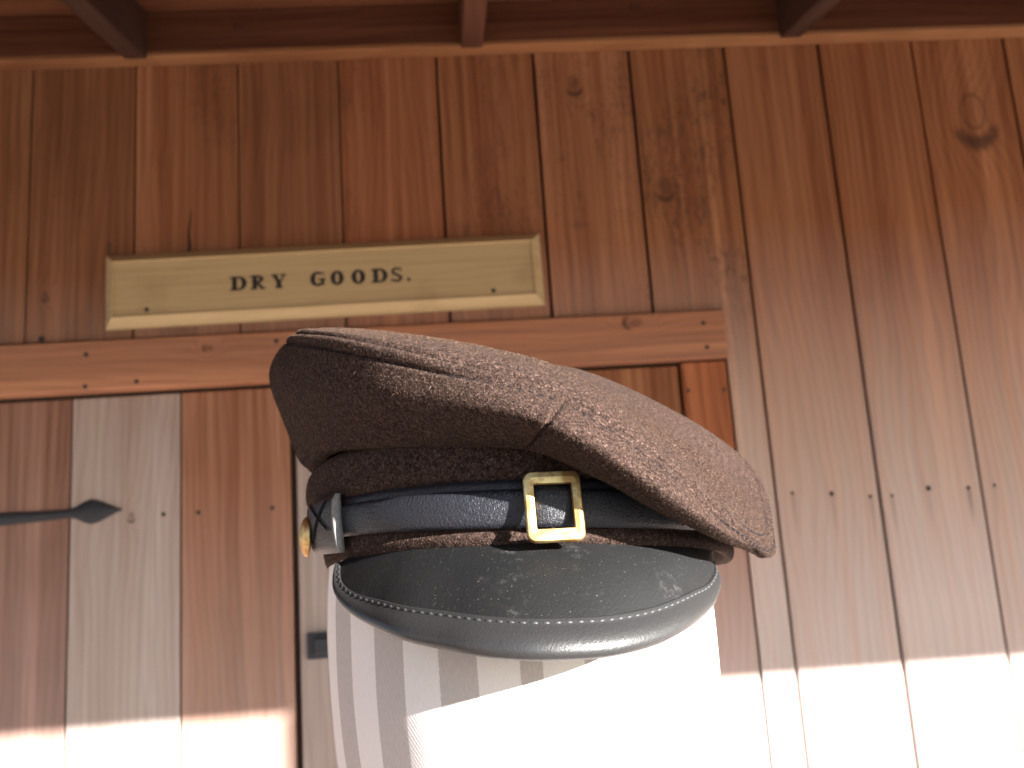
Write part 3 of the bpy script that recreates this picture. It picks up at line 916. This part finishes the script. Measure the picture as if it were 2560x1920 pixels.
side_ctrl = np.stack([crease_r, under, foldr, midr, seamr])
tt = np.concatenate([np.linspace(0, 2, 26)[:-1], np.linspace(2, 3, 34)[:-1], np.linspace(3, 4, 44)])
side = cr_open(side_ctrl, tt)
sn = normals(side)
if np.mean(np.sum(sn*(side-side.mean((0, 1))), -1)) < 0: sn = -sn
arc = np.concatenate([np.zeros((1, NA)), np.cumsum(np.linalg.norm(np.diff(side, axis=0), axis=-1), 0)])
d_seam = arc[-1]-arc                              # distance below the crown seam
disp = smooth_noise(side, 55, 0.0013, 3)+smooth_noise(side, 150, 0.0004, 4)
disp *= np.clip(d_seam/0.01, 0, 1)
groove = -0.0030*np.exp(-(d_seam/0.0011)**2)+0.0005*np.exp(-((d_seam-0.0032)/0.0015)**2)-0.0010*np.exp(-((d_seam-0.0060)/0.0008)**2)
bare = np.exp(-(d_seam/0.0014)**2)+np.exp(-((d_seam-0.0060)/0.0009)**2)*0.8
# upright panel seams, slightly slanting
tpar = np.clip((tt-1.6)/2.4, 0, 1)[:, None]
for ps, sl_ in ((SEAM_PH, -0.13), (SEAM_PH+math.pi/2, 0), (SEAM_PH+math.pi, 0), (SEAM_PH-math.pi/2, 0)):
    dphi = (PH[None, :]-(ps+sl_*(1-tpar))+math.pi) % (2*math.pi)-math.pi
    s = dphi*0.112
    groove = groove+np.clip(tpar*4, 0, 1)*np.clip(d_seam/0.006, 0.3, 1)*(-0.0021*np.exp(-((s-0.0008)/0.0006)**2)+0.0004*np.exp(-((s+0.0016)/0.0014)**2)+0.0004*np.exp(-((s-0.005)/0.004)**2))
    bare = bare+np.exp(-((s-0.0008)/0.0008)**2)*np.clip(tpar*4, 0, 1)
# dimple where the crown slumps
side = side+sn*(disp+groove)[..., None]
# crown top
C0 = seamr.mean(0)
u_, s__, vt = np.linalg.svd(seamr-C0)
nz = vt[2]*(1 if vt[2][2] > 0 else -1)
tr_ = np.concatenate([np.linspace(1, 0.82, 46)[:-1], np.linspace(0.82, 0.03, 60)])
disc = C0+(seamr-C0)[None]*tr_[:, None, None]
flat = 1-tr_**2
disc = disc-((disc-C0)@nz*flat[:, None]*0.5)[..., None]*nz
H_D = 0.0175
disc = disc+((H_D*(1-tr_**3.2))[:, None]*(1+0.28*np.sin(PH)[None, :]*tr_[:, None]))[..., None]*nz
dn_ = normals(disc)
if np.mean(dn_@nz) < 0: dn_ = -dn_
arc2 = np.concatenate([np.zeros((1, NA)), np.cumsum(np.linalg.norm(np.diff(disc, axis=0), axis=-1), 0)])
dd = smooth_noise(disc, 45, 0.0014, 9)*np.clip(arc2/0.012, 0, 1)
dd += -0.0030*np.exp(-(arc2/0.0011)**2)+0.0005*np.exp(-((arc2-0.0032)/0.0015)**2)-0.0009*np.exp(-((arc2-0.0060)/0.0008)**2)
bare2 = np.exp(-(arc2/0.0014)**2)+np.exp(-((arc2-0.0060)/0.0009)**2)*0.8
disc = disc+dn_*dd[..., None]
def cap_part(name, G, mat, closed=True, parent=None, origin=None):
    og = cap_at if origin is None else origin
    return link(name, grid_mesh(name, G-og, closed_u=closed), mat, parent or cap)
side_o = cap_part('crown_side', side, WOOL)
cen = disc[-1].mean(0)
disc_full = np.concatenate([disc, np.repeat(cen[None, None], NA, 1)], 0)
top_o = cap_part('crown_top', disc_full, WOOL)
tb = np.linspace(0, len(band_rows)-1, 60)
bandG = cr_open(band_rows, tb)
bandG = bandG+normals(bandG)*smooth_noise(bandG, 90, 0.0006, 5)[..., None]
band_o = cap_part('band', bandG, WOOL)
band_top = np.stack([crease_r, crease_r*0.5+crease_r.mean(0)*0.5, np.repeat(crease_r.mean(0)[None], NA, 0)])

# fuzz: short fibres standing out of the wool
def fuzz(G, count, name, parent, seed, lmin, lmax, skip=None):
    r = np.random.default_rng(seed)
    n = normals(G)
    c0 = np.mean(np.sum(n*(G-G.mean((0, 1))), -1))
    if c0 < 0: n = -n
    A = np.linalg.norm(np.cross(G[1:, :]-G[:-1, :], np.roll(G, -1, 1)[:-1]-G[:-1]), axis=-1)
    w = A.copy()
    # none needed on the side turned to the wall
    ph_w = np.clip(np.cos(PH)+0.75, 0.04, 1)[None, :]
    w = w*ph_w
    if skip is not None: w = w*np.clip(1-skip[:-1], 0, 1)
    w = w.ravel(); w /= w.sum()
    pick = r.choice(len(w), count, p=w)
    i, j = np.unravel_index(pick, A.shape)
    fu, fv = r.random(count)[:, None], r.random(count)[:, None]
    j2 = (j+1) % NA
    p = (G[i, j]*(1-fu)+G[i, j2]*fu)*(1-fv)+(G[i+1, j]*(1-fu)+G[i+1, j2]*fu)*fv
    nn = n[i, j]
    rd = r.normal(size=(count, 3)); rd -= np.sum(rd*nn, -1, keepdims=True)*nn; rd /= np.linalg.norm(rd, axis=-1, keepdims=True)+1e-9
    lift = r.uniform(0.05, 0.75, (count, 1))**1.6
    ln = r.uniform(lmin, lmax, (count, 1))*np.where(r.random((count, 1)) < 0.010, 3.2, 1.0)
    d = rd*(1-lift*0.6)+nn*lift
    side_ = np.cross(d, r.normal(size=(count, 3))); side_ /= np.linalg.norm(side_, axis=-1, keepdims=True)+1e-9
    wd = r.uniform(0.00004, 0.00009, (count, 1))
    a, b_, t_ = p-side_*wd-nn*0.0002, p+side_*wd-nn*0.0002, p+d*ln
    V = np.stack([a, b_, t_], 1).reshape(-1, 3)-cap_at
    me = bpy.data.meshes.new(name)
    me.vertices.add(len(V)); me.vertices.foreach_set('co', V.ravel())
    me.loops.add(len(V)); me.loops.foreach_set('vertex_index', np.arange(len(V)))
    me.polygons.add(count); me.polygons.foreach_set('loop_start', np.arange(count)*3)
    me.update(calc_edges=True); me.validate()
    pal = np.array([(.115, .068, .050), (.160, .100, .075), (.030, .022, .024), (.060, .038, .030), (.240, .160, .120), (.19, .105, .062), (.085, .080, .090), (.38, .32, .29)])
    pk = r.choice(len(pal), count, p=[.28, .18, .13, .18, .06, .09, .065, .015])
    c = np.concatenate([pal[pk]*np.array((0.62, 0.60, 0.56))*r.uniform(0.5, 1.5, (count, 1)), np.ones((count, 1))], 1)
    at_ = me.color_attributes.new('tint', 'FLOAT_COLOR', 'POINT')
    at_.data.foreach_set('color', np.repeat(c, 3, 0).ravel().astype(np.float32))
    o = link(name, me, FIBRE, parent)
    return tag(o, kind='stuff')
fuzz(side, 240000, 'wool_nap', cap, 1, 0.0004, 0.0011, bare)
fuzz(disc, 200000, 'wool_nap', cap, 2, 0.0004, 0.0012, bare2)
fuzz(bandG, 90000, 'wool_nap', cap, 3, 0.0004, 0.0010)

# double row of top stitching either side of the crown seam
def stitches(name, path, nrm, length, gap, w, lift, mat, parent, origin):
    seg = np.linalg.norm(np.diff(path, axis=0), axis=-1); cs = np.concatenate([[0], np.cumsum(seg)])
    bm = bmesh.new()
    s = 0.0
    f = lambda q, A: np.array([np.interp(q, cs, A[:, k]) for k in range(3)])
    while s+length < cs[-1]:
        a, b_ = f(s, path), f(s+length, path)
        n = f(s+length/2, nrm); n /= np.linalg.norm(n)
        t = b_-a; t /= np.linalg.norm(t)
        sd_ = np.cross(t, n)
        rows = []
        for q, hgt, ww in ((0, -0.3, 0.5), (0.25, 0.8, 1), (0.75, 0.8, 1), (1, -0.3, 0.5)):
            m_ = a+(b_-a)*q-origin
            rows.append([bm.verts.new(m_+sd_*k*w*ww+n*(lift*hgt if k == 0 else lift*hgt*0.3-lift*0.2)) for k in (-1, 0, 1)])
        for r0, r1 in zip(rows, rows[1:]):
            for k in range(2): bm.faces.new((r0[k], r0[k+1], r1[k+1], r1[k]))
        s += length+gap
    o = link(name, bm_mesh(name, bm, True), mat, parent)
    return tag(o, kind='stuff')
fr = np.r_[660:NA, 0:300]                        # the stretch of the seam that faces the camera
rowi = int(np.argmin(np.abs(d_seam.mean(1)-0.0060)))
stitches('top_stitching', side[rowi, fr], sn[rowi, fr], 0.0026, 0.0010, 0.00036, 0.0005, THREAD, side_o, cap_at)
rowj = int(np.argmin(np.abs(arc2.mean(1)-0.0060)))
stitches('top_stitching', disc[rowj, fr], dn_[rowj, fr], 0.0026, 0.0010, 0.00036, 0.0005, THREAD, top_o, cap_at)

# ------------------------------------------------------------------ visor
def visor():
    n = 121
    ph = np.radians(np.linspace(-51, 60, n))
    # inner edge: tucked under the band
    zf, zl, zr = W_BOT
    zi = (zl+zr)/2+(zr-zl)/2*np.sin(ph)+(zf-(zl+zr)/2)*np.cos(ph)
    ii = left_in(ph, LI_W)-0.001
    inner = np.stack([BX+(BA+ii)*np.sin(ph), -DW+BD-(BB+ii)*np.cos(ph), ZC+zi+0.0015], -1)
    oc = [(725, 1219, .384), (721, 1250, .377), (724, 1283, .369), (748, 1316, .359), (790, 1344, .348), (859, 1375, .333), (946, 1395, .322), (1034, 1410, .313), (1143, 1418, .308), (1252, 1416, .309),
          (1340, 1408, .314), (1427, 1386, .325), (1493, 1351, .339), (1535, 1314, .358), (1549, 1285, .368), (1551, 1258, .377), (1537, 1222, .387), (1525, 1194, .393)]
    ocp = np.array([at(*p) for p in oc])
    outer = cr_open(ocp, np.linspace(0, len(ocp)-1, 900))
    cs = np.concatenate([[0], np.cumsum(np.linalg.norm(np.diff(outer, axis=0), axis=-1))])
    outer = np.stack([np.interp(np.linspace(0, cs[-1], n), cs, outer[:, k]) for k in range(3)], -1)
    rows = []
    ts = np.linspace(0, 1, 30)
    for t in ts:
        p = inner+(outer-inner)*t
        p[:, 2] += 0.0045*math.sin(math.pi*t)*np.clip(np.sin(np.linspace(0, math.pi, n))*1.6, 0, 1)
        rows.append(p)
    G = np.array(rows)
    nn = normals(G, False)
    if nn[15, 60][1] > 0: nn = -nn                # towards the camera = the upper side
    og = cap_at
    keep = int(np.argmin(np.abs(ts-0.83)))+1
    top = G[:keep]; bot = top-nn[:keep]*0.0028
    loop = np.concatenate([top, bot[::-1]], 0)
    v = link('visor', grid_mesh('visor', loop-og, closed_v=True), VISORL, cap)
    # bound rim: a rolled strip of leather over the edge
    L = np.linalg.norm(outer-inner, axis=-1)
    dirv = (outer-inner)/L[:, None]
    ne = nn[-1]
    sp = np.linspace(0, 1, n); sp = np.clip(np.minimum(sp, 1-sp)/0.5, 0, 1)
    wr = 0.0118*(0.24+0.76*np.sin(sp*math.pi/2)**1.3)
    prof = [(-1.0, 0.0), (-0.985, 0.08), (-0.93, 0.13), (-0.84, 0.10), (-0.72, 0.14), (-0.5, 0.22), (-0.28, 0.25), (-0.10, 0.20), (0.0, 0.09), (0.04, -0.06), (0.02, -0.22), (-0.08, -0.36), (-0.25, -0.43), (-0.5, -0.46), (-0.9, -0.44), (-1.0, -0.36)]
    # the rim strip follows the upper surface of the visor
    R_ = []
    for a, h in prof:
        tq = np.clip(1+a*wr/L, 0, 1.02)
        base = np.empty((n, 3))
        for i in range(n):
            f = min(tq[i], 1.0)*(len(ts)-1); i0 = min(int(f), len(ts)-2); fr_ = f-i0
            base[i] = G[i0, i]*(1-fr_)+G[i0+1, i]*fr_
        base += dirv*np.maximum(a*wr, 0)[:, None]
        R_.append(base+ne*(h*0.0100*np.clip(wr/0.0118, 0.6, 1))[:, None])
    R_ = np.array(R_)
    R_[:, 0] = R_[:, 0].mean(0)*0.5+R_[:, 0]*0.5
    rim = link('rim_binding', grid_mesh('rim_binding', R_-og, closed_v=True), RIML, v)
    stitches('rim_stitching', R_[3]+ne*0.0001, np.repeat(ne.mean(0)[None], n, 0)*0.3+ne*0.7, 0.0024, 0.0013, 0.00042, 0.0006, THREADG, v, og)
    return v
visor()

# ------------------------------------------------------------------ chin strap, keeper, buckle, button
def arc_strip(ph0, ph1, zb, zt, out, thick, name, mat, parent, n=90, m=9, hump=None, bow=0.0006, li=(LI_B, LI_T)):
    ph = np.radians(np.linspace(ph0, ph1, n))
    def ring(tr, off, t):
        off = off+left_in(ph, li[0]+(li[1]-li[0])*t)
        zf, zl, zr = tr
        z = (zl+zr)/2+(zr-zl)/2*np.sin(ph)+(zf-(zl+zr)/2)*np.cos(ph)
        off = off+(hump(np.degrees(ph)) if hump else 0.0)
        return np.stack([BX+(BA+off)*np.sin(ph), -DW+BD-(BB+off)*np.cos(ph), ZC+z], -1)
    zb, zt = np.array(zb), np.array(zt)
    ts = np.linspace(0, 1, m)
    fro = [ring(zb+(zt-zb)*t, out+thick+bow*math.sin(math.pi*t)-(thick*0.35 if t in (0.0, 1.0) else 0), t) for t in ts]
    bak = [ring(zb+(zt-zb)*t, out, t) for t in ts[::-1]]
    G = np.array(fro+bak)
    me = grid_mesh(name, G-cap_at, closed_v=True)
    bm = bmesh.new(); bm.from_mesh(me)
    bound = [e for e in bm.edges if e.is_boundary]
    bmesh.ops.holes_fill(bm, edges=bound, sides=0)
    bm.to_mesh(me); bm.free()
    return link(name, me, mat, parent), G
st_lo, st_hi = add(S_BOT, 0.0), add(S_TOP, -0.001)
wide = tuple(b_+(t_-b_)*0.80 for b_, t_ in zip(st_lo, st_hi))
strap_back, _ = arc_strip(-66, 110, add(st_lo, 0.002), st_hi, 0.0008, 0.0016, 'strap', STRAPL, cap, n=140)
# buckle frame from its outline in the photo
BK_D = BD-BB-0.0088
bc = at(1197, 1093, BK_D)
bphi = math.degrees(math.asin(min(1, (bc[0]-BX)/BA)))
hump = lambda d: 0.0026*np.exp(-((d-bphi)/5.2)**4)
strap_front, SG = arc_strip(-66, 78, st_lo, wide, 0.0026, 0.0017, 'strap', STRAPL, cap, n=150, hump=hump)
def buckle():
    nrm = Vector((math.sin(math.radians(bphi))*0.8, -math.cos(math.radians(bphi)), 0.20)).normalized()
    right = Vector((math.cos(math.radians(bphi)), math.sin(math.radians(bphi)), 0)).normalized()
    # roll of the frame in the photo
    upv = right.cross(nrm)
    if upv.z < 0: upv = -upv
    cs, sn_ = math.cos(math.radians(-0.8)), math.sin(math.radians(-0.8))
    rx, uz = right*cs+upv*sn_, upv*cs-right*sn_
    sc = BK_D/F
    w, h = 128*sc, 159*sc
    iw, ih = 82*sc, 99*sc
    rings = []
    def rr(W, H, r, y, n=6):
        out = []
        for qx, qz, a0 in ((1, -1, -90), (1, 1, 0), (-1, 1, 90), (-1, -1, 180)):
            for i in range(n+1):
                a = math.radians(a0+90*i/n)
                out.append(rx*(qx*(W/2-r)+r*math.cos(a))+uz*(qz*(H/2-r)+r*math.sin(a))+nrm*y)
        return out
    prof = [(w-0.0004, h-0.0004, 0.0030, -0.0014), (w, h, 0.0032, -0.0007), (w-0.0003, h-0.0003, 0.0031, 0.0002), (w-0.0012, h-0.0012, 0.0026, 0.0008), ((w+iw)/2, (h+ih)/2, 0.0016, 0.0009), (iw+0.0005, ih+0.0005, 0.0006, 0.0007),
            (iw, ih, 0.0004, 0.0001), (iw, ih, 0.0004, -0.0010), (iw+0.0010, ih+0.0010, 0.0008, -0.0014)]
    G = np.array([[tuple(Vector(bc)+q-Vector(cap_at)) for q in rr(*p)] for p in prof])
    me = grid_mesh('buckle', G, closed_u=True, closed_v=True)
    for p in me.polygons: p.use_smooth = False
    o = link('buckle', me, BRASS, cap)
    bm = bmesh.new()
    # cross bar hidden behind the strap
    a, b_ = Vector(bc)-rx*0.0+uz*(h/2-0.002), Vector(bc)-uz*(h/2-0.002)
    for k in (-1, 1):
        pass
    vs = []
    for p in (a, b_):
        for dx, dy in ((-0.0007, -0.0066), (0.0007, -0.0066), (0.0007, -0.0054), (-0.0007, -0.0054)):
            vs.append(bm.verts.new(p+rx*dx+nrm*dy-Vector(cap_at)))
    for i in range(4): bm.faces.new((vs[i], vs[(i+1) % 4], vs[4+(i+1) % 4], vs[4+i]))
    bm.faces.new(vs[:4]); bm.faces.new(vs[4:][::-1])
    link('centre_bar', bm_mesh('centre_bar', bm), BRASS, o)
buckle()
# keeper: folded strap end with cross stitch, at the wearer's right temple
kp_lo, kp_hi = add(S_BOT, -0.006), add(S_TOP, 0.0008)
KP0, KP1 = -67, -50
keeper, KG = arc_strip(KP0, KP1, kp_lo, kp_hi, 0.0048, 0.0024, 'strap_keeper', STRAPL, cap, n=40, bow=0.0012)
arc_strip(KP1+0.02, KP1+0.75, kp_lo, kp_hi, 0.0046, 0.0029, 'raw_edge', EDGEL, keeper, n=4, bow=0.0012)
def cross_thread():
    bm = bmesh.new()
    def surf(a, t):
        i = a*(KG.shape[1]-1); i0 = min(int(i), KG.shape[1]-2); f = i-i0
        r = t*8; r0 = min(int(r), 7); g = r-r0
        q = (KG[r0, i0]*(1-f)+KG[r0, i0+1]*f)*(1-g)+(KG[r0+1, i0]*(1-f)+KG[r0+1, i0+1]*f)*g
        rad = np.array([q[0]-BX, q[1]+DW-BD, 0]); rad /= np.linalg.norm(rad)
        return q+rad*0.0003-cap_at, rad
    for (a0, t0, a1, t1) in ((0.22, 0.94, 0.86, 0.40), (0.82, 0.92, 0.28, 0.28)):
        prev = None
        for k in range(11):
            s = k/10
            p, rad = surf(a0+(a1-a0)*s, t0+(t1-t0)*s)
            p2, _ = surf(a0+(a1-a0)*s+0.01, t0+(t1-t0)*s+0.03)
            d = p2-p; d /= np.linalg.norm(d)+1e-9
            sdv = np.cross(rad, d); sdv = np.array([0.0, 0.0, 1.0])*0.5+sdv*0.5; sdv /= np.linalg.norm(sdv)
            row = [bm.verts.new(p-sdv*0.0007), bm.verts.new(p+rad*0.0007), bm.verts.new(p+sdv*0.0007)]
            if prev:
                for q in range(2): bm.faces.new((prev[q], prev[q+1], row[q+1], row[q]))
            prev = row
    link('cross_stitch', bm_mesh('cross_stitch', bm, True), THREAD, keeper)
cross_thread()
def button(u, v, dist, nrm):
    c = Vector(at(u, v, dist))
    n = Vector(nrm).normalized()
    t = n.cross(Vector((0, 0, 1))).normalized(); b_ = n.cross(t)
    prof = [(0.0, 0.0022), (0.0022, 0.0021), (0.0044, 0.0017), (0.0062, 0.0010), (0.0076, 0.0002), (0.0081, -0.0008), (0.0079, -0.0016), (0.0062, -0.0020), (0.0022, -0.0022), (0.0020, -0.0062)]
    k = 28
    G = np.array([[tuple(c+n*h+t*r*math.cos(i*2*math.pi/k)+b_*r*math.sin(i*2*math.pi/k)-Vector(cap_at)) for i in range(k)] for r, h in prof])
    link('side_button', grid_mesh('side_button', G, closed_u=True), BRASS, cap)
button(658, 1160, 0.408, (-1, -0.26, 0.03))
# the matching button on the far side
def far_button():
    n = Vector((1, 0.05, 0.03)).normalized()
    c = Vector((BX+BA+0.004, -DW+BD+0.045, ZC+S_BOT[2]+0.004))
    t = n.cross(Vector((0, 0, 1))).normalized(); b_ = n.cross(t)
    prof = [(0.0, 0.0036), (0.0044, 0.0027), (0.0076, 0.0002), (0.0081, -0.0008), (0.0062, -0.0020), (0.0020, -0.0062)]
    G = np.array([[tuple(c+n*h+t*r*math.cos(i*0.3)+b_*r*math.sin(i*0.3)-Vector(cap_at)) for i in range(21)] for r, h in prof])
    link('side_button', grid_mesh('side_button', G, closed_u=True), BRASS, cap)
far_button()

# ------------------------------------------------------------------ striped head form on its stand
def head_form():
    hx, hy = 0.0246, -DW+BD
    lean = 0.012                                 # sideways run per metre downwards
    root = empty('head_form', (hx+0.0, hy, 0), 'cloth head form in white and grey striped ticking on a wooden stand, wearing the cap', 'head form')
    # (z relative to the cap's lower edge, half width, half depth, forward shift)
    zb = ZC+W_BOT[0]
    sec = [(0.046, 0.004, 0.004, 0), (0.0455, 0.030, 0.034, 0), (0.040, 0.060, 0.070, 0), (0.030, 0.074, 0.085, 0), (0.015, 0.0810, 0.0920, 0), (-0.006, 0.0832, 0.0965, 0), (-0.03, 0.0838, 0.0985, 0.0), (-0.06, 0.0832, 0.0980, 0),
           (-0.09, 0.0808, 0.0900, 0.0), (-0.15, 0.0700, 0.0800, 0.002), (-0.19, 0.0580, 0.0680, 0.004), (-0.215, 0.0500, 0.0560, 0.006), (-0.24, 0.0480, 0.0510, 0.004), (-0.29, 0.0480, 0.0500, 0.0), (-0.33, 0.0500, 0.0520, 0.0), (-0.34, 0.044, 0.046, 0), (-0.341, 0.010, 0.010, 0)]
    S = np.array(sec)
    T = cr_open(S, np.linspace(0, len(S)-1, 130))
    n = 192
    a = np.arange(n+1)/n*2*math.pi
    G = np.zeros((len(T), n+1, 3))
    UV = np.zeros((len(T), n+1, 2))
    for i, (z, w, d, fw) in enumerate(T):
        xs = w*np.sin(a); ys = -d*np.cos(a)-fw
        G[i, :, 0] = hx+xs-lean*(z-0.0)
        G[i, :, 1] = hy+ys
        G[i, :, 2] = zb+z
        UV[i, :, 0] = ((a+math.pi) % (2*math.pi)-math.pi)*0.0877
        UV[i, :, 1] = z
    UV[:, :, 0] = np.where(np.arange(n+1)[None, :] > n/2, UV[:, :, 0], UV[:, :, 0])
    sa = ((a+math.pi) % (2*math.pi)-math.pi)*0.0877+0.0035
    G += normals(G, False)*(smooth_noise(G, 60, 0.0006, 12)-0.0006*np.exp(-(sa/0.0011)**2)[None, :])[..., None]
    G[:, -1] = G[:, 0]
    me = grid_mesh('striped_cloth', G-np.array(root.location))
    uvl = me.uv_layers.new(name='cloth')
    flat_ = UV.reshape(-1, 2)
    li = np.empty(len(me.loops), int); me.loops.foreach_get('vertex_index', li)
    lu = flat_[li]
    # keep each face on one side of the back seam
    q = lu.reshape(-1, 4, 2)
    jump = (q[:, :, 0].max(1)-q[:, :, 0].min(1)) > 0.2
    per = 0.0877*2*math.pi
    for k in np.where(jump)[0]:
        q[k, q[k, :, 0] < 0, 0] += per
    uvl.data.foreach_set('uv', q.reshape(-1))
    link('striped_cloth', me, TICK, root)
    sx = lean*0.341
    def lathe(name, prof, mat, tint):
        k = 40
        P_ = np.array([[(r*math.cos(i*2*math.pi/k), r*math.sin(i*2*math.pi/k), z) for i in range(k)] for r, z in prof])
        o = link(name, grid_mesh(name, P_, closed_u=True), mat, root, (sx, 0, 0)); o.color = tint
    zt = zb-0.342
    lathe('pole', [(0.0, zt), (0.022, zt), (0.022, zt-0.03), (0.017, zt-0.05), (0.017, 0.08), (0.024, 0.06), (0.024, 0.0335), (0.0, 0.0335)], WOOD_Z, (0.25, 0.13, 0.07, 1))
    lathe('base', [(0.0, 0.033), (0.10, 0.033), (0.15, 0.024), (0.165, 0.012), (0.165, 0.0025), (0.0, 0.0025)], WOOD_Y, (0.25, 0.13, 0.07, 1))
head_form()

bpy.context.view_layer.update()
